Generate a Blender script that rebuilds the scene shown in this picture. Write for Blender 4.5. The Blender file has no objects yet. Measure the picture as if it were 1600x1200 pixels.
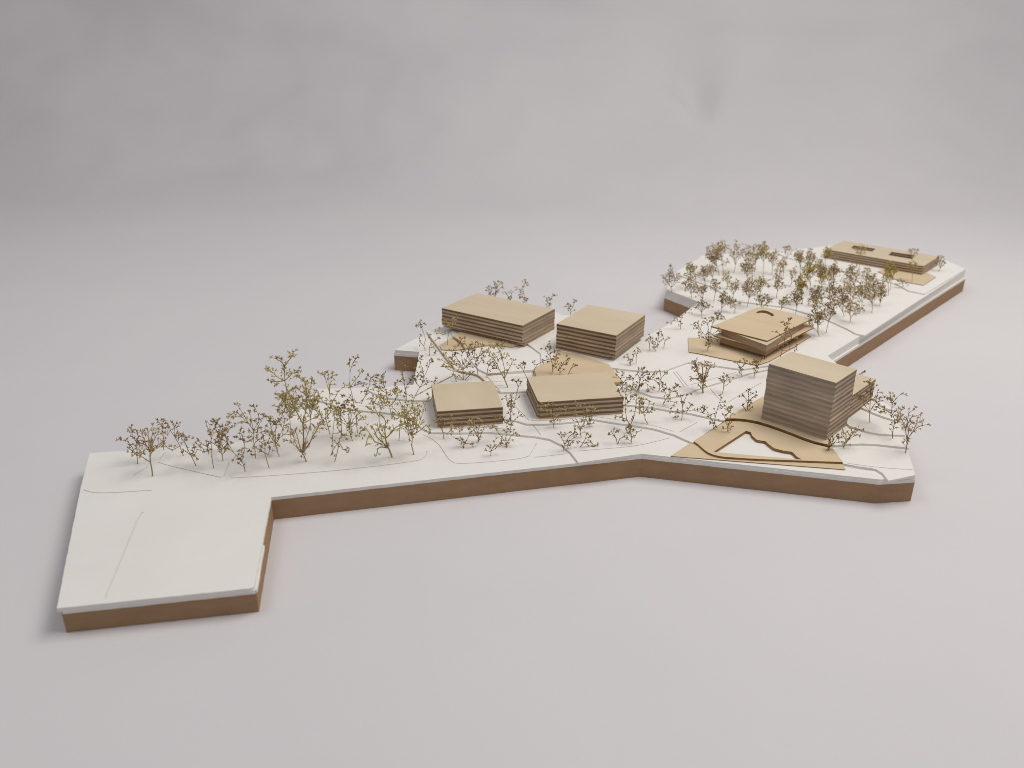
import bpy, bmesh, math, random
from mathutils import Vector, Matrix
from mathutils.geometry import delaunay_2d_cdt
from mathutils import noise

# ------------------------------------------------------------------ camera
sc = bpy.context.scene
C = sc.collection
F_PX, PITCH, ROLL, CAM_H = 1301.93, 0.407995, 0.00655, 0.380     # focal length in pixels of a 1600 wide picture
cF = Vector((0, math.cos(PITCH), -math.sin(PITCH)))
U0 = Vector((0, math.sin(PITCH), math.cos(PITCH)))
R0 = Vector((1, 0, 0))
cR = R0*math.cos(ROLL)+U0*math.sin(ROLL)
cU = U0*math.cos(ROLL)-R0*math.sin(ROLL)
CAM = Vector((0, 0, CAM_H))
cam_d = bpy.data.cameras.new('camera')
cam = bpy.data.objects.new('camera', cam_d); C.objects.link(cam)
m = Matrix((( cR.x, cU.x, -cF.x, 0), (cR.y, cU.y, -cF.y, 0), (cR.z, cU.z, -cF.z, CAM_H), (0, 0, 0, 1)))
cam.matrix_world = m
cam_d.sensor_width = 36; cam_d.lens = 36*F_PX/1600
cam_d.clip_start = 0.02; cam_d.clip_end = 50
cam_d.dof.use_dof = True; cam_d.dof.focus_distance = 0.82; cam_d.dof.aperture_fstop = 7.0
sc.camera = cam
sc.cycles.filter_width = 0.95

# ------------------------------------------------------------------ room light
w = bpy.data.worlds.new('World'); sc.world = w; w.use_nodes = True
bg = w.node_tree.nodes['Background']
bg.inputs[0].default_value = (0.93, 0.94, 1.0, 1); bg.inputs[1].default_value = 0.235
def area(name, loc, target, sx, sy, power, col):
    l = bpy.data.lights.new(name, 'AREA'); l.shape = 'RECTANGLE'; l.size = sx; l.size_y = sy
    l.energy = power; l.color = col
    o = bpy.data.objects.new(name, l); C.objects.link(o); o.location = loc
    o.rotation_euler = (Vector(target)-Vector(loc)).to_track_quat('-Z', 'Y').to_euler()
    o['kind'] = 'structure'
    return o
area('ceiling_lamp', (0.95, 0.85, 1.9), (0.15, 0.95, 0), 1.5, 1.0, 26.5, (1.0, 0.965, 0.91))
area('ceiling_lamp', (-1.1, 0.6, 2.4), (0.0, 1.0, 0), 1.0, 1.0, 9, (0.96, 0.96, 1.0))
sc.view_settings.view_transform = 'Standard'; sc.view_settings.look = 'None'
sc.view_settings.exposure = 0.07; sc.view_settings.gamma = 1.0

# ------------------------------------------------------------------ materials
def nt(name):
    mt = bpy.data.materials.new(name); mt.use_nodes = True
    t = mt.node_tree; b = t.nodes['Principled BSDF']
    b.inputs['Specular IOR Level'].default_value = 0.25
    return mt, t, b
def node(t, kind, **kw):
    n = t.nodes.new(kind)
    for k, v in kw.items():
        if hasattr(n, k): setattr(n, k, v)
        else: n.inputs[k].default_value = v
    return n
def ramp(t, fac, stops, interp='LINEAR'):
    r = t.nodes.new('ShaderNodeValToRGB'); r.color_ramp.interpolation = interp
    e = r.color_ramp.elements
    while len(e) < len(stops): e.new(0.5)
    for el, (p, c) in zip(e, stops):
        el.position = p; el.color = (*c, 1)
    t.links.new(fac, r.inputs[0]); return r
def bump(t, b, h, strength, dist):
    n = node(t, 'ShaderNodeBump'); n.inputs['Strength'].default_value = strength; n.inputs['Distance'].default_value = dist
    t.links.new(h, n.inputs['Height']); t.links.new(n.outputs[0], b.inputs['Normal'])
def noisy(name, c0, c1, scale, rough, vec_scale=(1, 1, 1), bs=0.2, bd=0.0003, fine=600, rand=0.0, coords='Object'):
    mt, t, b = nt(name)
    tc = node(t, 'ShaderNodeTexCoord'); mp = node(t, 'ShaderNodeMapping'); mp.inputs['Scale'].default_value = vec_scale
    t.links.new(tc.outputs[coords], mp.inputs['Vector'])
    if rand:
        oi = node(t, 'ShaderNodeObjectInfo')
        cb = node(t, 'ShaderNodeCombineXYZ')
        for i in range(3): t.links.new(oi.outputs['Random'], cb.inputs[i])
        vm = node(t, 'ShaderNodeVectorMath', operation='SCALE'); vm.inputs['Scale'].default_value = rand
        t.links.new(cb.outputs[0], vm.inputs[0]); t.links.new(vm.outputs[0], mp.inputs['Location'])
    n = node(t, 'ShaderNodeTexNoise', Scale=scale, Detail=6.0, Roughness=0.6)
    t.links.new(mp.outputs[0], n.inputs['Vector'])
    r = ramp(t, n.outputs['Fac'], [(0.3, c0), (0.7, c1)])
    t.links.new(r.outputs[0], b.inputs['Base Color']); b.inputs['Roughness'].default_value = rough
    f = node(t, 'ShaderNodeTexNoise', Scale=fine, Detail=3.0); t.links.new(mp.outputs[0], f.inputs['Vector'])
    bump(t, b, f.outputs['Fac'], bs, bd)
    return mt
M = {}
M['backdrop'] = noisy('backdrop_paper', (0.672, 0.645, 0.657), (0.712, 0.685, 0.688), 2.2, 0.9, bs=0.12, bd=0.0004, fine=260)
M['white'] = noisy('white_card', (0.815, 0.785, 0.740), (0.850, 0.822, 0.778), 14, 0.85, bs=0.18, bd=0.0003, fine=700)
M['mdf'] = noisy('fibreboard_edge', (0.345, 0.212, 0.116), (0.400, 0.252, 0.144), 60, 0.75, (1, 1, 2.5), 0.35, 0.0003, 900)
M['ply_top'] = noisy('birch_veneer', (0.625, 0.515, 0.360), (0.680, 0.570, 0.410), 9, 0.6, (1, 5, 1), 0.25, 0.0002, 300, rand=5.0)
M['ply_plate'] = noisy('thin_plywood', (0.650, 0.510, 0.330), (0.705, 0.565, 0.380), 10, 0.6, (1.2, 4, 1), 0.25, 0.0002, 300, rand=3.0)
M['burnt'] = noisy('laser_burnt_edge', (0.22, 0.105, 0.035), (0.40, 0.215, 0.080), 120, 0.7, (1, 1, 2), 0.3, 0.0002, 800)
M['buff_edge'] = noisy('plywood_raw_edge', (0.52, 0.38, 0.22), (0.66, 0.50, 0.30), 90, 0.7, (1, 1, 3), 0.3, 0.0002, 800)

def ply_edge(name, h, light, dark, lo, hi, streak, vary=0.26):
    """edge of one plywood sheet h metres thick: pale face plies round a darker core"""
    mt, t, b = nt(name)
    tc = node(t, 'ShaderNodeTexCoord'); sep = node(t, 'ShaderNodeSeparateXYZ'); t.links.new(tc.outputs['Object'], sep.inputs[0])
    oi = node(t, 'ShaderNodeObjectInfo'); cb = node(t, 'ShaderNodeCombineXYZ')
    for i in range(3): t.links.new(oi.outputs['Random'], cb.inputs[i])
    vm = node(t, 'ShaderNodeVectorMath', operation='SCALE'); vm.inputs['Scale'].default_value = 7.0
    t.links.new(cb.outputs[0], vm.inputs[0])
    mp = node(t, 'ShaderNodeMapping'); mp.inputs['Scale'].default_value = (30, 30, 30*streak)
    t.links.new(tc.outputs['Object'], mp.inputs['Vector']); t.links.new(vm.outputs[0], mp.inputs['Location'])
    n = node(t, 'ShaderNodeTexNoise', Scale=1.0, Detail=5.0, Roughness=0.65); t.links.new(mp.outputs[0], n.inputs['Vector'])
    w1 = node(t, 'ShaderNodeMath', operation='MULTIPLY_ADD'); w1.inputs[1].default_value = 0.22; w1.inputs[2].default_value = -0.11
    t.links.new(n.outputs['Fac'], w1.inputs[0])
    dv = node(t, 'ShaderNodeMath', operation='DIVIDE'); dv.inputs[1].default_value = h; t.links.new(sep.outputs['Z'], dv.inputs[0])
    ad = node(t, 'ShaderNodeMath', operation='ADD'); t.links.new(dv.outputs[0], ad.inputs[0]); t.links.new(w1.outputs[0], ad.inputs[1])
    mid = tuple((a+c)/2 for a, c in zip(light, dark))
    r = ramp(t, ad.outputs[0], [(0.0, mid), (0.08, light), (lo-0.06, light), (lo+0.05, dark), (hi-0.04, dark), (hi+0.05, light), (1.0, light)])
    v = ramp(t, n.outputs['Fac'], [(0.28, (0.70, 0.70, 0.70)), (0.72, (1.16, 1.16, 1.16))])
    mx = node(t, 'ShaderNodeMix', data_type='RGBA', blend_type='MULTIPLY'); mx.inputs['Factor'].default_value = 1.0
    t.links.new(r.outputs[0], mx.inputs[6]); t.links.new(v.outputs[0], mx.inputs[7])
    # sheet-to-sheet differences
    hv = node(t, 'ShaderNodeHueSaturation'); mr = node(t, 'ShaderNodeMapRange'); mr.inputs['To Min'].default_value = 0.98-vary*.6; mr.inputs['To Max'].default_value = 0.98+vary*.5
    t.links.new(oi.outputs['Random'], mr.inputs[0]); t.links.new(mr.outputs[0], hv.inputs['Value']); t.links.new(mx.outputs[2], hv.inputs['Color'])
    t.links.new(hv.outputs[0], b.inputs['Base Color']); b.inputs['Roughness'].default_value = 0.8
    bump(t, b, n.outputs['Fac'], 0.4, 0.0004)
    return mt
def twig(name, c0, c1, c2):
    mt, t, b = nt(name)
    tc = node(t, 'ShaderNodeTexCoord')
    n = node(t, 'ShaderNodeTexNoise', Scale=85.0, Detail=3.0); t.links.new(tc.outputs['Object'], n.inputs['Vector'])
    r = ramp(t, n.outputs['Fac'], [(0.34, c0), (0.52, c1), (0.68, c2)])
    t.links.new(r.outputs[0], b.inputs['Base Color']); b.inputs['Roughness'].default_value = 0.75
    return mt
M['stem'] = twig('dry_stem', (0.26, 0.16, 0.07), (0.42, 0.29, 0.11), (0.50, 0.39, 0.14))
M['stem_olive'] = twig('olive_stem', (0.30, 0.23, 0.09), (0.42, 0.34, 0.12), (0.50, 0.43, 0.16))
M['knot'] = twig('dark_knots', (0.07, 0.04, 0.018), (0.16, 0.095, 0.04), (0.30, 0.21, 0.07))
M['knot_tan'] = twig('tan_knots', (0.16, 0.095, 0.04), (0.30, 0.20, 0.09), (0.46, 0.34, 0.15))
M['bud'] = twig('dark_buds', (0.27, 0.17, 0.06), (0.52, 0.37, 0.14), (0.66, 0.52, 0.20))
M['bud_olive'] = twig('olive_buds', (0.42, 0.31, 0.07), (0.66, 0.53, 0.15), (0.76, 0.66, 0.22))
M['bud_tan'] = twig('tan_buds', (0.42, 0.28, 0.13), (0.66, 0.49, 0.26), (0.78, 0.64, 0.36))

# ------------------------------------------------------------------ helpers (millimetres on the model, metres in Blender)
def ray(px, py):
    return cF + cR*((px-800)/F_PX) - cU*((py-600)/F_PX)
def P(px, py, z):
    """point of the table-top world (mm) seen at that spot of the photograph, at height z mm"""
    d = ray(px, py); k = (z/1000-CAM_H)/d.z
    v = CAM+d*k
    return (v.x*1000, v.y*1000)
def PP(pts, z): return [P(x, y, z) for x, y in pts]
def mesh_obj(name, verts, faces, mats, parent=None, fmat=None, loc=(0, 0, 0), smooth=False):
    me = bpy.data.meshes.new(name); me.from_pydata([(v[0]/1000, v[1]/1000, v[2]/1000) for v in verts], [], faces)
    for mm in mats: me.materials.append(mm)
    if fmat:
        for p, i in zip(me.polygons, fmat): p.material_index = i
    if smooth:
        for p in me.polygons: p.use_smooth = True
    me.update()
    o = bpy.data.objects.new(name, me); C.objects.link(o); o.location = [c/1000 for c in loc]
    if parent: o.parent = parent
    return o
def empty(name, loc, label, cat, group=None, rz=0):
    o = bpy.data.objects.new(name, None); C.objects.link(o); o.empty_display_size = 0.01
    o.location = [c/1000 for c in loc]; o.rotation_euler = (0, 0, rz)
    o['label'] = label; o['category'] = cat
    if group: o['group'] = group
    return o
def area2(p): return sum(p[i-1][0]*p[i][1]-p[i][0]*p[i-1][1] for i in range(len(p)))
def ccw(p): return list(p) if area2(p) > 0 else list(p)[::-1]
def rough(p, step=9, amp=0.12, seed=1):
    """edges cut by hand: resample and let the line wander a little"""
    rd = random.Random(seed); out = []
    for i, a in enumerate(p):
        b = p[(i+1) % len(p)]; L = math.dist(a, b); n = max(1, int(L/step))
        nx, ny = (b[1]-a[1])/max(L, 1e-6), -(b[0]-a[0])/max(L, 1e-6)
        for k in range(n):
            j = rd.uniform(-amp, amp) if k else 0
            out.append((a[0]+(b[0]-a[0])*k/n+nx*j, a[1]+(b[1]-a[1])*k/n+ny*j))
    return out
def smooth_line(pts, it=2):
    for _ in range(it):
        q = [pts[0]]
        for a, b in zip(pts, pts[1:]):
            q += [(a[0]*.75+b[0]*.25, a[1]*.75+b[1]*.25), (a[0]*.25+b[0]*.75, a[1]*.25+b[1]*.75)]
        q.append(pts[-1]); pts = q
    return pts
def ribbon(pts, wd, sm=2):
    """closed outline of a narrow band round a line of (x, y)"""
    pts = smooth_line(pts, sm); L, R = [], []
    for i, p in enumerate(pts):
        a = pts[max(0, i-1)]; b = pts[min(len(pts)-1, i+1)]; d = math.dist(a, b) or 1
        nx, ny = -(b[1]-a[1])/d*wd/2, (b[0]-a[0])/d*wd/2
        L.append((p[0]+nx, p[1]+ny)); R.append((p[0]-nx, p[1]-ny))
    return ccw(L+R[::-1])
def offset(p, d):
    """push a counter-clockwise outline outwards by d"""
    n = len(p); out = []
    for i in range(n):
        a, b, c = p[i-1], p[i], p[(i+1) % n]
        def nrm(u, v):
            L = math.dist(u, v) or 1; return ((v[1]-u[1])/L, -(v[0]-u[0])/L)
        n1, n2 = nrm(a, b), nrm(b, c)
        s = (n1[0]+n2[0], n1[1]+n2[1]); k = 1+n1[0]*n2[0]+n1[1]*n2[1]; k = max(k, 0.45)
        out.append((b[0]+s[0]*d/k, b[1]+s[1]*d/k))
    return out
def bevelled(p, idx, r):
    out = []
    for i, b in enumerate(p):
        if i not in idx: out.append(b); continue
        a, c = p[i-1], p[(i+1) % len(p)]
        u = Vector(a)-Vector(b); v = Vector(c)-Vector(b); u.normalize(); v.normalize()
        s = Vector(b)+u*r; e = Vector(b)+v*r; B = Vector(b)
        for k in range(5):
            t = k/4; out.append(tuple(s*(1-t)**2+B*2*t*(1-t)+e*t*t))
    return out
def slab(out, holes, z0, z1, top_only=False, vs=None, fs=None, fm=None, mt=0, me=1):
    """vertical-sided plate with holes; returns vertex, face and material lists"""
    vs = [] if vs is None else vs; fs = [] if fs is None else fs; fm = [] if fm is None else fm
    out = ccw(out); holes = [ccw(h)[::-1] for h in holes]
    loops = [out]+holes; b0 = len(vs)
    flat = [q for l in loops for q in l]
    edges = []; k = 0
    for l in loops:
        edges += [(k+i, k+(i+1) % len(l)) for i in range(len(l))]; k += len(l)
    cv, _, tris, _, _, _ = delaunay_2d_cdt([Vector(q) for q in flat], edges, [], 0, 1e-5)
    n = len(flat)
    vs += [(x, y, z1) for x, y in flat]
    vs += [(x, y, z0) for x, y in flat]
    ct = len(vs); m_ = len(cv)
    vs += [(q.x, q.y, z1) for q in cv]+([] if top_only else [(q.x, q.y, z0) for q in cv])
    for t in tris:
        t = list(t); a, b, c = (cv[i] for i in t)
        g = ((a.x+b.x+c.x)/3, (a.y+b.y+c.y)/3)
        if not inside(g, out) or any(inside(g, h) for h in holes): continue
        if (b[0]-a[0])*(c[1]-a[1])-(b[1]-a[1])*(c[0]-a[0]) < 0: t = t[::-1]
        fs.append([ct+i for i in t]); fm.append(mt)
        if not top_only: fs.append([ct+m_+i for i in t][::-1]); fm.append(mt)
    k = 0
    for l in loops:
        for i in range(len(l)):
            j = (i+1) % len(l)
            fs.append([b0+k+i, b0+n+k+i, b0+n+k+j, b0+k+j]); fm.append(me)
        k += len(l)
    return vs, fs, fm
def inside(p, poly):
    c = False; j = len(poly)-1
    for i in range(len(poly)):
        if (poly[i][1] > p[1]) != (poly[j][1] > p[1]) and p[0] < (poly[j][0]-poly[i][0])*(p[1]-poly[i][1])/(poly[j][1]-poly[i][1])+poly[i][0]: c = not c
        j = i
    return c

# ------------------------------------------------------------------ the paper sweep the model stands on
def backdrop():
    y0, R, nx = 1900, 800, 220
    prof = []
    for k in range(40): prof.append((-900+(y0+900)*k/40, 0, 0))
    for k in range(101):
        a = math.pi/2*k/100; prof.append((y0+R*math.sin(a), R-R*math.cos(a), a))
    for k in range(1, 16): prof.append((y0+R, R+90*k, math.pi/2))
    def g(x, z, cx, cz, sx, sz): return math.exp(-((x-cx)/sx)**2-((z-cz)/sz)**2)
    vs, fs = [], []
    for (y, z, a) in prof:
        lift = min(1, max(0, z/60))
        for i in range(nx+1):
            x = -2600+5400*i/nx
            # slack of the hanging paper: broad waves, and one pinched fold
            d = 24*math.sin(x/310+0.7)*math.sin(z/95+0.4+x/900)+9*math.sin(x/170+z/140+2.1)+11*math.sin(x/520-z/60)
            d += 16*g(x, z, -1050, 300, 190, 90)-14*g(x, z, -520, 300, 260, 60)+14*g(x, z, 130, 290, 330, 80)
            d += 6*noise.noise(Vector((x/190, z/75, 3.1)))+26*noise.noise(Vector((x/480, z/130, 8.4)))+4*noise.noise(Vector((x/80, z/45, 5.5)))
            if z > 135:
                u = (z-135)/1; wdt = 10+u*0.55
                d -= 105*math.exp(-((x-520+u*0.16)/wdt)**2)*math.exp(-u/170)*min(1, u/90)
            d *= lift
            vs.append((x, y-d*math.sin(a), z+d*math.cos(a)))
    for r in range(len(prof)-1):
        for i in range(nx):
            q = r*(nx+1)+i; fs.append((q, q+1, q+nx+2, q+nx+1))
    o = mesh_obj('backdrop', vs, fs, [M['backdrop']], smooth=True); o['kind'] = 'structure'
backdrop()

# ------------------------------------------------------------------ terrain: fibreboard base and stepped white card
ZA, ZC, ZD, ZE, ZF, ZG, ZH, ZI = 21.6, 23.6, 25.6, 27.6, 29.6, 31.6, 33.6, 35.6
O_PX = [((104, 988.8), 0), ((404.8, 956), 0), ((428, 812), 0), ((999.7, 745), 0), ((1366.6, 786.7), 0), ((1422.7, 783), 0), ((1420, 699), 27.6),
        ((1414, 679), 29.6), ((1400, 642), 33.6), ((1372, 622), 33.6), ((1366, 612), 33.6), ((1290, 596), 0), ((1504, 455), 0), ((1471, 403), 35.6),
        ((1312, 382), 35.6), ((1095, 401), 31.6), ((1058, 424), 29.6), ((1036.6, 485), 0), ((1090, 474), 29.6), ((1047, 506), 29.6), ((1003, 531), 29.6),
        ((915, 492), 31.6), ((775, 471), 31.6), ((690, 508), 29.6), ((648, 529), 25.6), ((616.9, 578.5), 0), ((654.5, 555), 21.6), ((645, 606), 21.6),
        ((495, 610), 21.6), ((470, 640), 21.6), ((420, 682), 21.6), ((370, 691), 21.6), ((270, 699), 21.6), ((140, 708), 21.6), ((128, 763), 21.6)]
OUT = [P(x, y, z) for (x, y), z in O_PX]          # listed counter-clockwise seen from above
SIGN = 1 if area2(OUT) > 0 else -1
def outl(i0, i1, inset):
    O2 = list(OUT)
    if inset > 0:
        e_ = 2.4-inset                                  # along the far right edge the upper sheets sit back flush
        for i_ in (11, 12, 13): O2[i_] = (O2[i_][0]-0.72*e_, O2[i_][1]+0.68*e_)
    q = offset(O2 if SIGN > 0 else O2[::-1], -inset)
    if SIGN < 0: q = q[::-1]
    return [q[i % len(q)] for i in range(i0, i1+1)]
base = empty('site_model_base', (0, 0, 0), 'long angular fibreboard base topped with stepped white card on pale backdrop', 'model base')
full = outl(0, len(OUT)-1, 0)
o = mesh_obj('base_board', *(lambda r: (r[0], r[1]))(slab(rough(ccw(full), 6, 0.16, 3), [], 0, 18.6)), [M['mdf']], base)
o['label'] = 'brown fibreboard edge'
# second card sheet showing its edge round the wide left end
left = [OUT[34], OUT[0], OUT[1], ((OUT[1][0]*.55+OUT[2][0]*.45), (OUT[1][1]*.55+OUT[2][1]*.45))]
lo = offset(ccw([OUT[33], OUT[34], OUT[0], OUT[1], left[3], (-260, 560)]), 0.6)
v, f, fm = slab(rough(bevelled(lo, [2, 3], 3), 7, 0.18, 9), [], 15.9, 18.75)
mesh_obj('card_layer', v, f, [M['white']], base)

LAYERS = []
def layer(poly, z0, z1, slots, seed, skin=1.05, amp=0.2):
    poly = rough(ccw(poly), 5, amp if z1 < ZE else 0.07, seed)
    vs, fs, fm = slab(poly, [], z0, z1-skin)
    slab(poly, slots, z1-skin, z1, True, vs, fs, fm)
    o = mesh_obj('card_layer', vs, fs, [M['white']], base)
    LAYERS.append((z1, poly))
    return o
def S(z, *pts, w=0.9): return ribbon(PP(pts, z), w, 1 if len(pts) < 4 else 2)

pa = outl(0, len(OUT)-1, 0)
pa[0] = (pa[0][0]-1.4, pa[0][1]-1.6); pa[1] = (pa[1][0]-0.6, pa[1][1]-1.6); pa[34] = (pa[34][0]-1.2, pa[34][1])
pa = bevelled(pa, [1], 4)
layer(pa, 18.6, ZA, [
    S(ZA, (131, 765), (137, 768), (157, 771), (237, 766)), S(ZA, (223, 800), (214, 814), (190, 873), (164, 935), w=1.15),
    S(ZA, (209, 743), (232, 728)), S(ZA, (246, 722), (262, 727), (300, 736), (345, 746)), S(ZA, (350, 744), (354, 735), (358, 722)),
    S(ZA, (361, 747), (430, 743), (520, 736), (600, 727), (652, 720), (661, 717), (666, 711), (667, 705)),
    S(ZA, (661, 679), (677, 687), (688, 697), (696, 711), (703, 720), (714, 725), (760, 722), (824, 716), (831, 706), (838, 693)),
    S(ZA, (835, 714.5), (860, 712), (885, 709)), S(ZA, (232, 714), (239, 703)), S(ZA, (250, 717), (258, 707))], 21)
cC = [(488, 622), (526, 634), (563, 641), (600, 644), (629, 648), (648, 658), (660, 669), (674, 675.5), (714, 676), (767, 675), (807, 679), (838, 682), (860, 686), (878, 695), (892, 707), (904, 723)]
layer(PP(cC, ZC)+outl(3, 28, 0.5), ZA, ZC, [
    S(ZC, (902.5, 704.8), (948, 701), (985, 698), (1012.5, 693), (1047, 684)), S(ZC, (833, 664), (845, 680)),
    S(ZC, (560, 634), (600, 637), (640, 641)), S(ZC, (700, 667), (760, 668), (800, 671))], 22)
cD = [(570, 607), (600, 621), (640, 625), (673, 626), (700, 638), (760, 650), (809, 657.5), (823, 662), (850, 662.5), (896, 659), (925, 654.5), (962, 660.5), (991, 664.5), (1024, 670), (1054, 679), (1067, 685), (1083, 692),
      (1084.5, 689), (1134.5, 656), (1191, 622), (1230, 640), (1299, 699), (1317, 724), (1345, 729.5), (1369, 733), (1379, 739), (1388, 751)]
layer(PP(cD, ZD)+outl(5, 27, 0.75), ZC, ZD, [
    S(ZD, (1062, 675), (1089, 660)), S(ZD, (905, 654), (925, 650), (962, 655.5), (991, 659.5), (1024, 665.5), (1052, 674)),
    S(ZD, (790, 620), (808, 638), (827, 657)), S(ZD, (1324, 724), (1378, 731), (1426, 734)), S(ZD, (1324, 727), (1364, 732)),
    S(ZD, (830, 657), (860, 657), (895, 654))], 23)
cE = [(666, 517), (672, 525), (690, 550), (712, 578), (728, 582), (746, 585), (757, 594), (768, 604), (782, 613), (821, 611.5), (880, 615), (940, 625), (976, 632), (1019, 636), (1045, 641), (1081, 646), (1114, 653.5), (1131, 657),
      (1192, 620.5), (1230, 640), (1298, 696.5), (1325, 694), (1347, 693), (1370, 694), (1392, 696.5), (1420, 699.5)]
layer(PP(cE, ZE)+outl(7, 23, 1.5), ZD, ZE, [
    S(ZE, (1081, 640.5), (1103, 646.5), (1112, 650.5)), S(ZE, (1109.5, 607), (1120, 620), (1132, 630)), S(ZE, (1137, 629), (1165, 611.5), (1190, 598)),
    S(ZE, (772, 596), (800, 595), (818, 597)), S(ZE, (772, 603), (800, 601), (817, 603)), S(ZE, (980, 627), (1019, 632), (1045, 637))], 24)
cF_ = [(700, 500), (708, 527), (720, 533), (727, 545), (735, 562), (748, 577), (763, 584), (800, 582), (835, 579), (900, 592), (960, 599), (979.5, 600), (997.5, 611), (1020, 619), (1044, 622), (1065, 617), (1087.5, 609), (1110, 601.5), (1140, 592.5), (1170, 583.5), (1200, 577),
       (1240, 590), (1300, 640), (1327, 665), (1343, 670), (1359, 675), (1376, 678), (1395, 679), (1414, 679.5)]
layer(PP(cF_, ZF)+outl(8, 22, 1.55), ZE, ZF, [
    S(ZF, (1052, 581), (1062, 594), (1070, 605)), S(ZF, (1056, 580), (1066, 593), (1074, 603)), S(ZF, (1080, 601), (1110, 593), (1150, 582))], 25)
cG = [(725, 492), (735, 505), (815, 530), (845, 552), (845, 576), (905, 577), (953, 574), (975, 577), (1010, 580), (1039, 579), (1058, 572), (1075, 566), (1110, 570), (1160, 577), (1200, 571), (1245, 600), (1340, 634), (1352, 639), (1365, 645), (1381, 651), (1400, 657)]
layer(PP(cG, ZG)+outl(9, 21, 1.6), ZF, ZG, [S(ZG, (1358, 637), (1372, 643), (1393, 649))], 26)
layer(PP([(1330, 606), (1350, 618), (1369, 625), (1375, 632), (1388, 639), (1400, 641)], ZH)+outl(9, 10, 1.65), ZG, ZH, [], 27)
cH = [(1062, 430), (1110, 447), (1150, 470), (1230, 480), (1290, 498), (1325, 514), (1337, 521), (1351, 524)]
layer(PP(cH, ZH)+outl(12, 15, 1.65), ZG, ZH, [S(ZH, (1302, 503), (1309, 511), (1315, 521))][:0], 28)
cI = [(1212, 394), (1230, 402), (1290, 417), (1340, 428), (1400, 443), (1420, 454), (1445, 459)]
layer(PP(cI, ZI)+outl(12, 13, 1.7)+[P(1302, 383, ZI)], ZH, ZI, [], 29)

# ------------------------------------------------------------------ thin plywood plates let into the terrain
PLATES = []
def plate(pts, z0, z1, holes=(), label='', edge='burnt', sm=False, seed=5):
    p = PP(pts, z1)
    v, f, fm = slab(rough(ccw(p), 10, 0.05, seed), [PP(h, z1) for h in holes], z0, z1)
    cx, cy = sum(q[0] for q in p)/len(p), sum(q[1] for q in p)/len(p)
    v = [(a-cx, b-cy, c-z0) for a, b, c in v]
    o = mesh_obj('plywood_plate', v, f, [M['ply_plate'], M[edge]], None, fm, (cx, cy, z0))
    o['label'] = label; o['category'] = 'plywood plate'; o['group'] = 'plywood plates let into the white terrain'
    if not holes: PLATES.append((z1, p))
    return o
riserD = smooth_line([(1084, 689.5), (1091, 694), (1099, 701.5), (1109.5, 709), (1127.5, 713.5), (1150, 715), (1180, 717), (1250, 719.5), (1317, 722)], 1)
front_low = smooth_line([(1084, 691.5), (1099, 704.5), (1109.5, 712), (1127.5, 716.5), (1180, 720), (1250, 722.5), (1316.5, 725)], 1)
plate([(1048, 712.5)]+[(x-0.5, y-3.0) for x, y in front_low]+[(1317.5, 723), (1321, 733.5)], 23.7, 24.5, label='lowest thin triangular plywood plate along the front edge below the tower block')
riserE = smooth_line([(1133.5, 654), (1150, 653.5), (1167.5, 655), (1190, 659.5), (1227.5, 672.5), (1265, 687.5), (1291, 694), (1299.5, 695)], 1)
plate(riserD+[(1299.5, 697.5)]+[(x, y+4.5) for x, y in riserE[::-1]][1:], 23.65, 26.5,
      holes=[[(1115, 705.8), (1165.6, 673.2), (1173, 675), (1175, 680.2), (1182.5, 687), (1189, 688.3), (1195.6, 689), (1203, 695.5), (1209.7, 700.3), (1224, 704), (1237.8, 706), (1246, 714), (1253, 718.2), (1180, 711.8)]],
      label='middle plywood plate with a jagged triangular cut-out showing white card')
plate(riserE+[(1290, 680), (1230, 640), (1192, 619)], 23.7, 28.5, label='upper plywood plate under the tower block with curved burnt front edge')
plate([(686.6, 539.6), (708, 525.5), (720, 533), (727, 545), (706, 547.5), (690, 546)], 27.65, 28.7, label='small plywood plate at the left corner of the wide rear block, below the step')
plate([(708, 525), (718, 519), (735, 505), (800, 525), (812, 537), (800, 541), (783, 539), (764, 538), (745, 541), (727, 544), (720, 533)], 29.65, 31.9, edge='buff_edge', label='plywood plate showing beneath the wide rear block', seed=6)
plate([(835, 575), (862, 561), (872, 548), (905, 554), (951, 569), (974, 596.5), (960.5, 597.5), (900, 598), (840, 592), (835, 578)], 29.65, 32.0, edge='buff_edge', label='yellow plywood plate between the square rear block and the flat front block')
plate([(1075, 527.5), (1125, 527.5), (1180, 505), (1254, 515), (1267, 525), (1240, 542.5), (1202, 564.5), (1183, 570.5), (1140, 562.5), (1088, 551.5), (1076.5, 550)], 31.6, 32.7, label='plywood plate around the foot of the overhanging pavilion')
plate([(1371, 424), (1400, 410), (1448, 426), (1462.5, 432.5), (1443, 445.5), (1405, 438.5)], 35.65, 36.6, label='plywood plate at the foot of the far long block')
def strip(pts, z0, z1, wd, label):
    p = ribbon(PP(pts, z1), wd, 2)
    v, f, fm = slab(p, [], z0, z1)
    cx, cy = p[0]
    o = mesh_obj('plywood_strip', [(a-cx, b-cy, c-z0) for a, b, c in v], f, [M['ply_plate'], M['buff_edge']], None, fm, (cx, cy, z0))
    o['label'] = label; o['category'] = 'plywood strip'; o['group'] = 'thin plywood strips edging the terrain steps'
strip([(667, 518), (680, 536), (698, 560), (712, 578), (728, 581.5), (746, 584.5), (756, 593)], 25.7, 27.95, 0.9, 'thin curved plywood strip running from the left rear edge down behind the small left block')
strip([(648, 619), (668, 608), (690, 596), (712, 585)], 23.7, 25.6, 2.4, 'short straight plywood strip left of the small left block')
strip([(762, 589), (772, 600), (782, 612)], 25.7, 27.95, 0.9, 'short plywood strip emerging right of the small left block')
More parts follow.
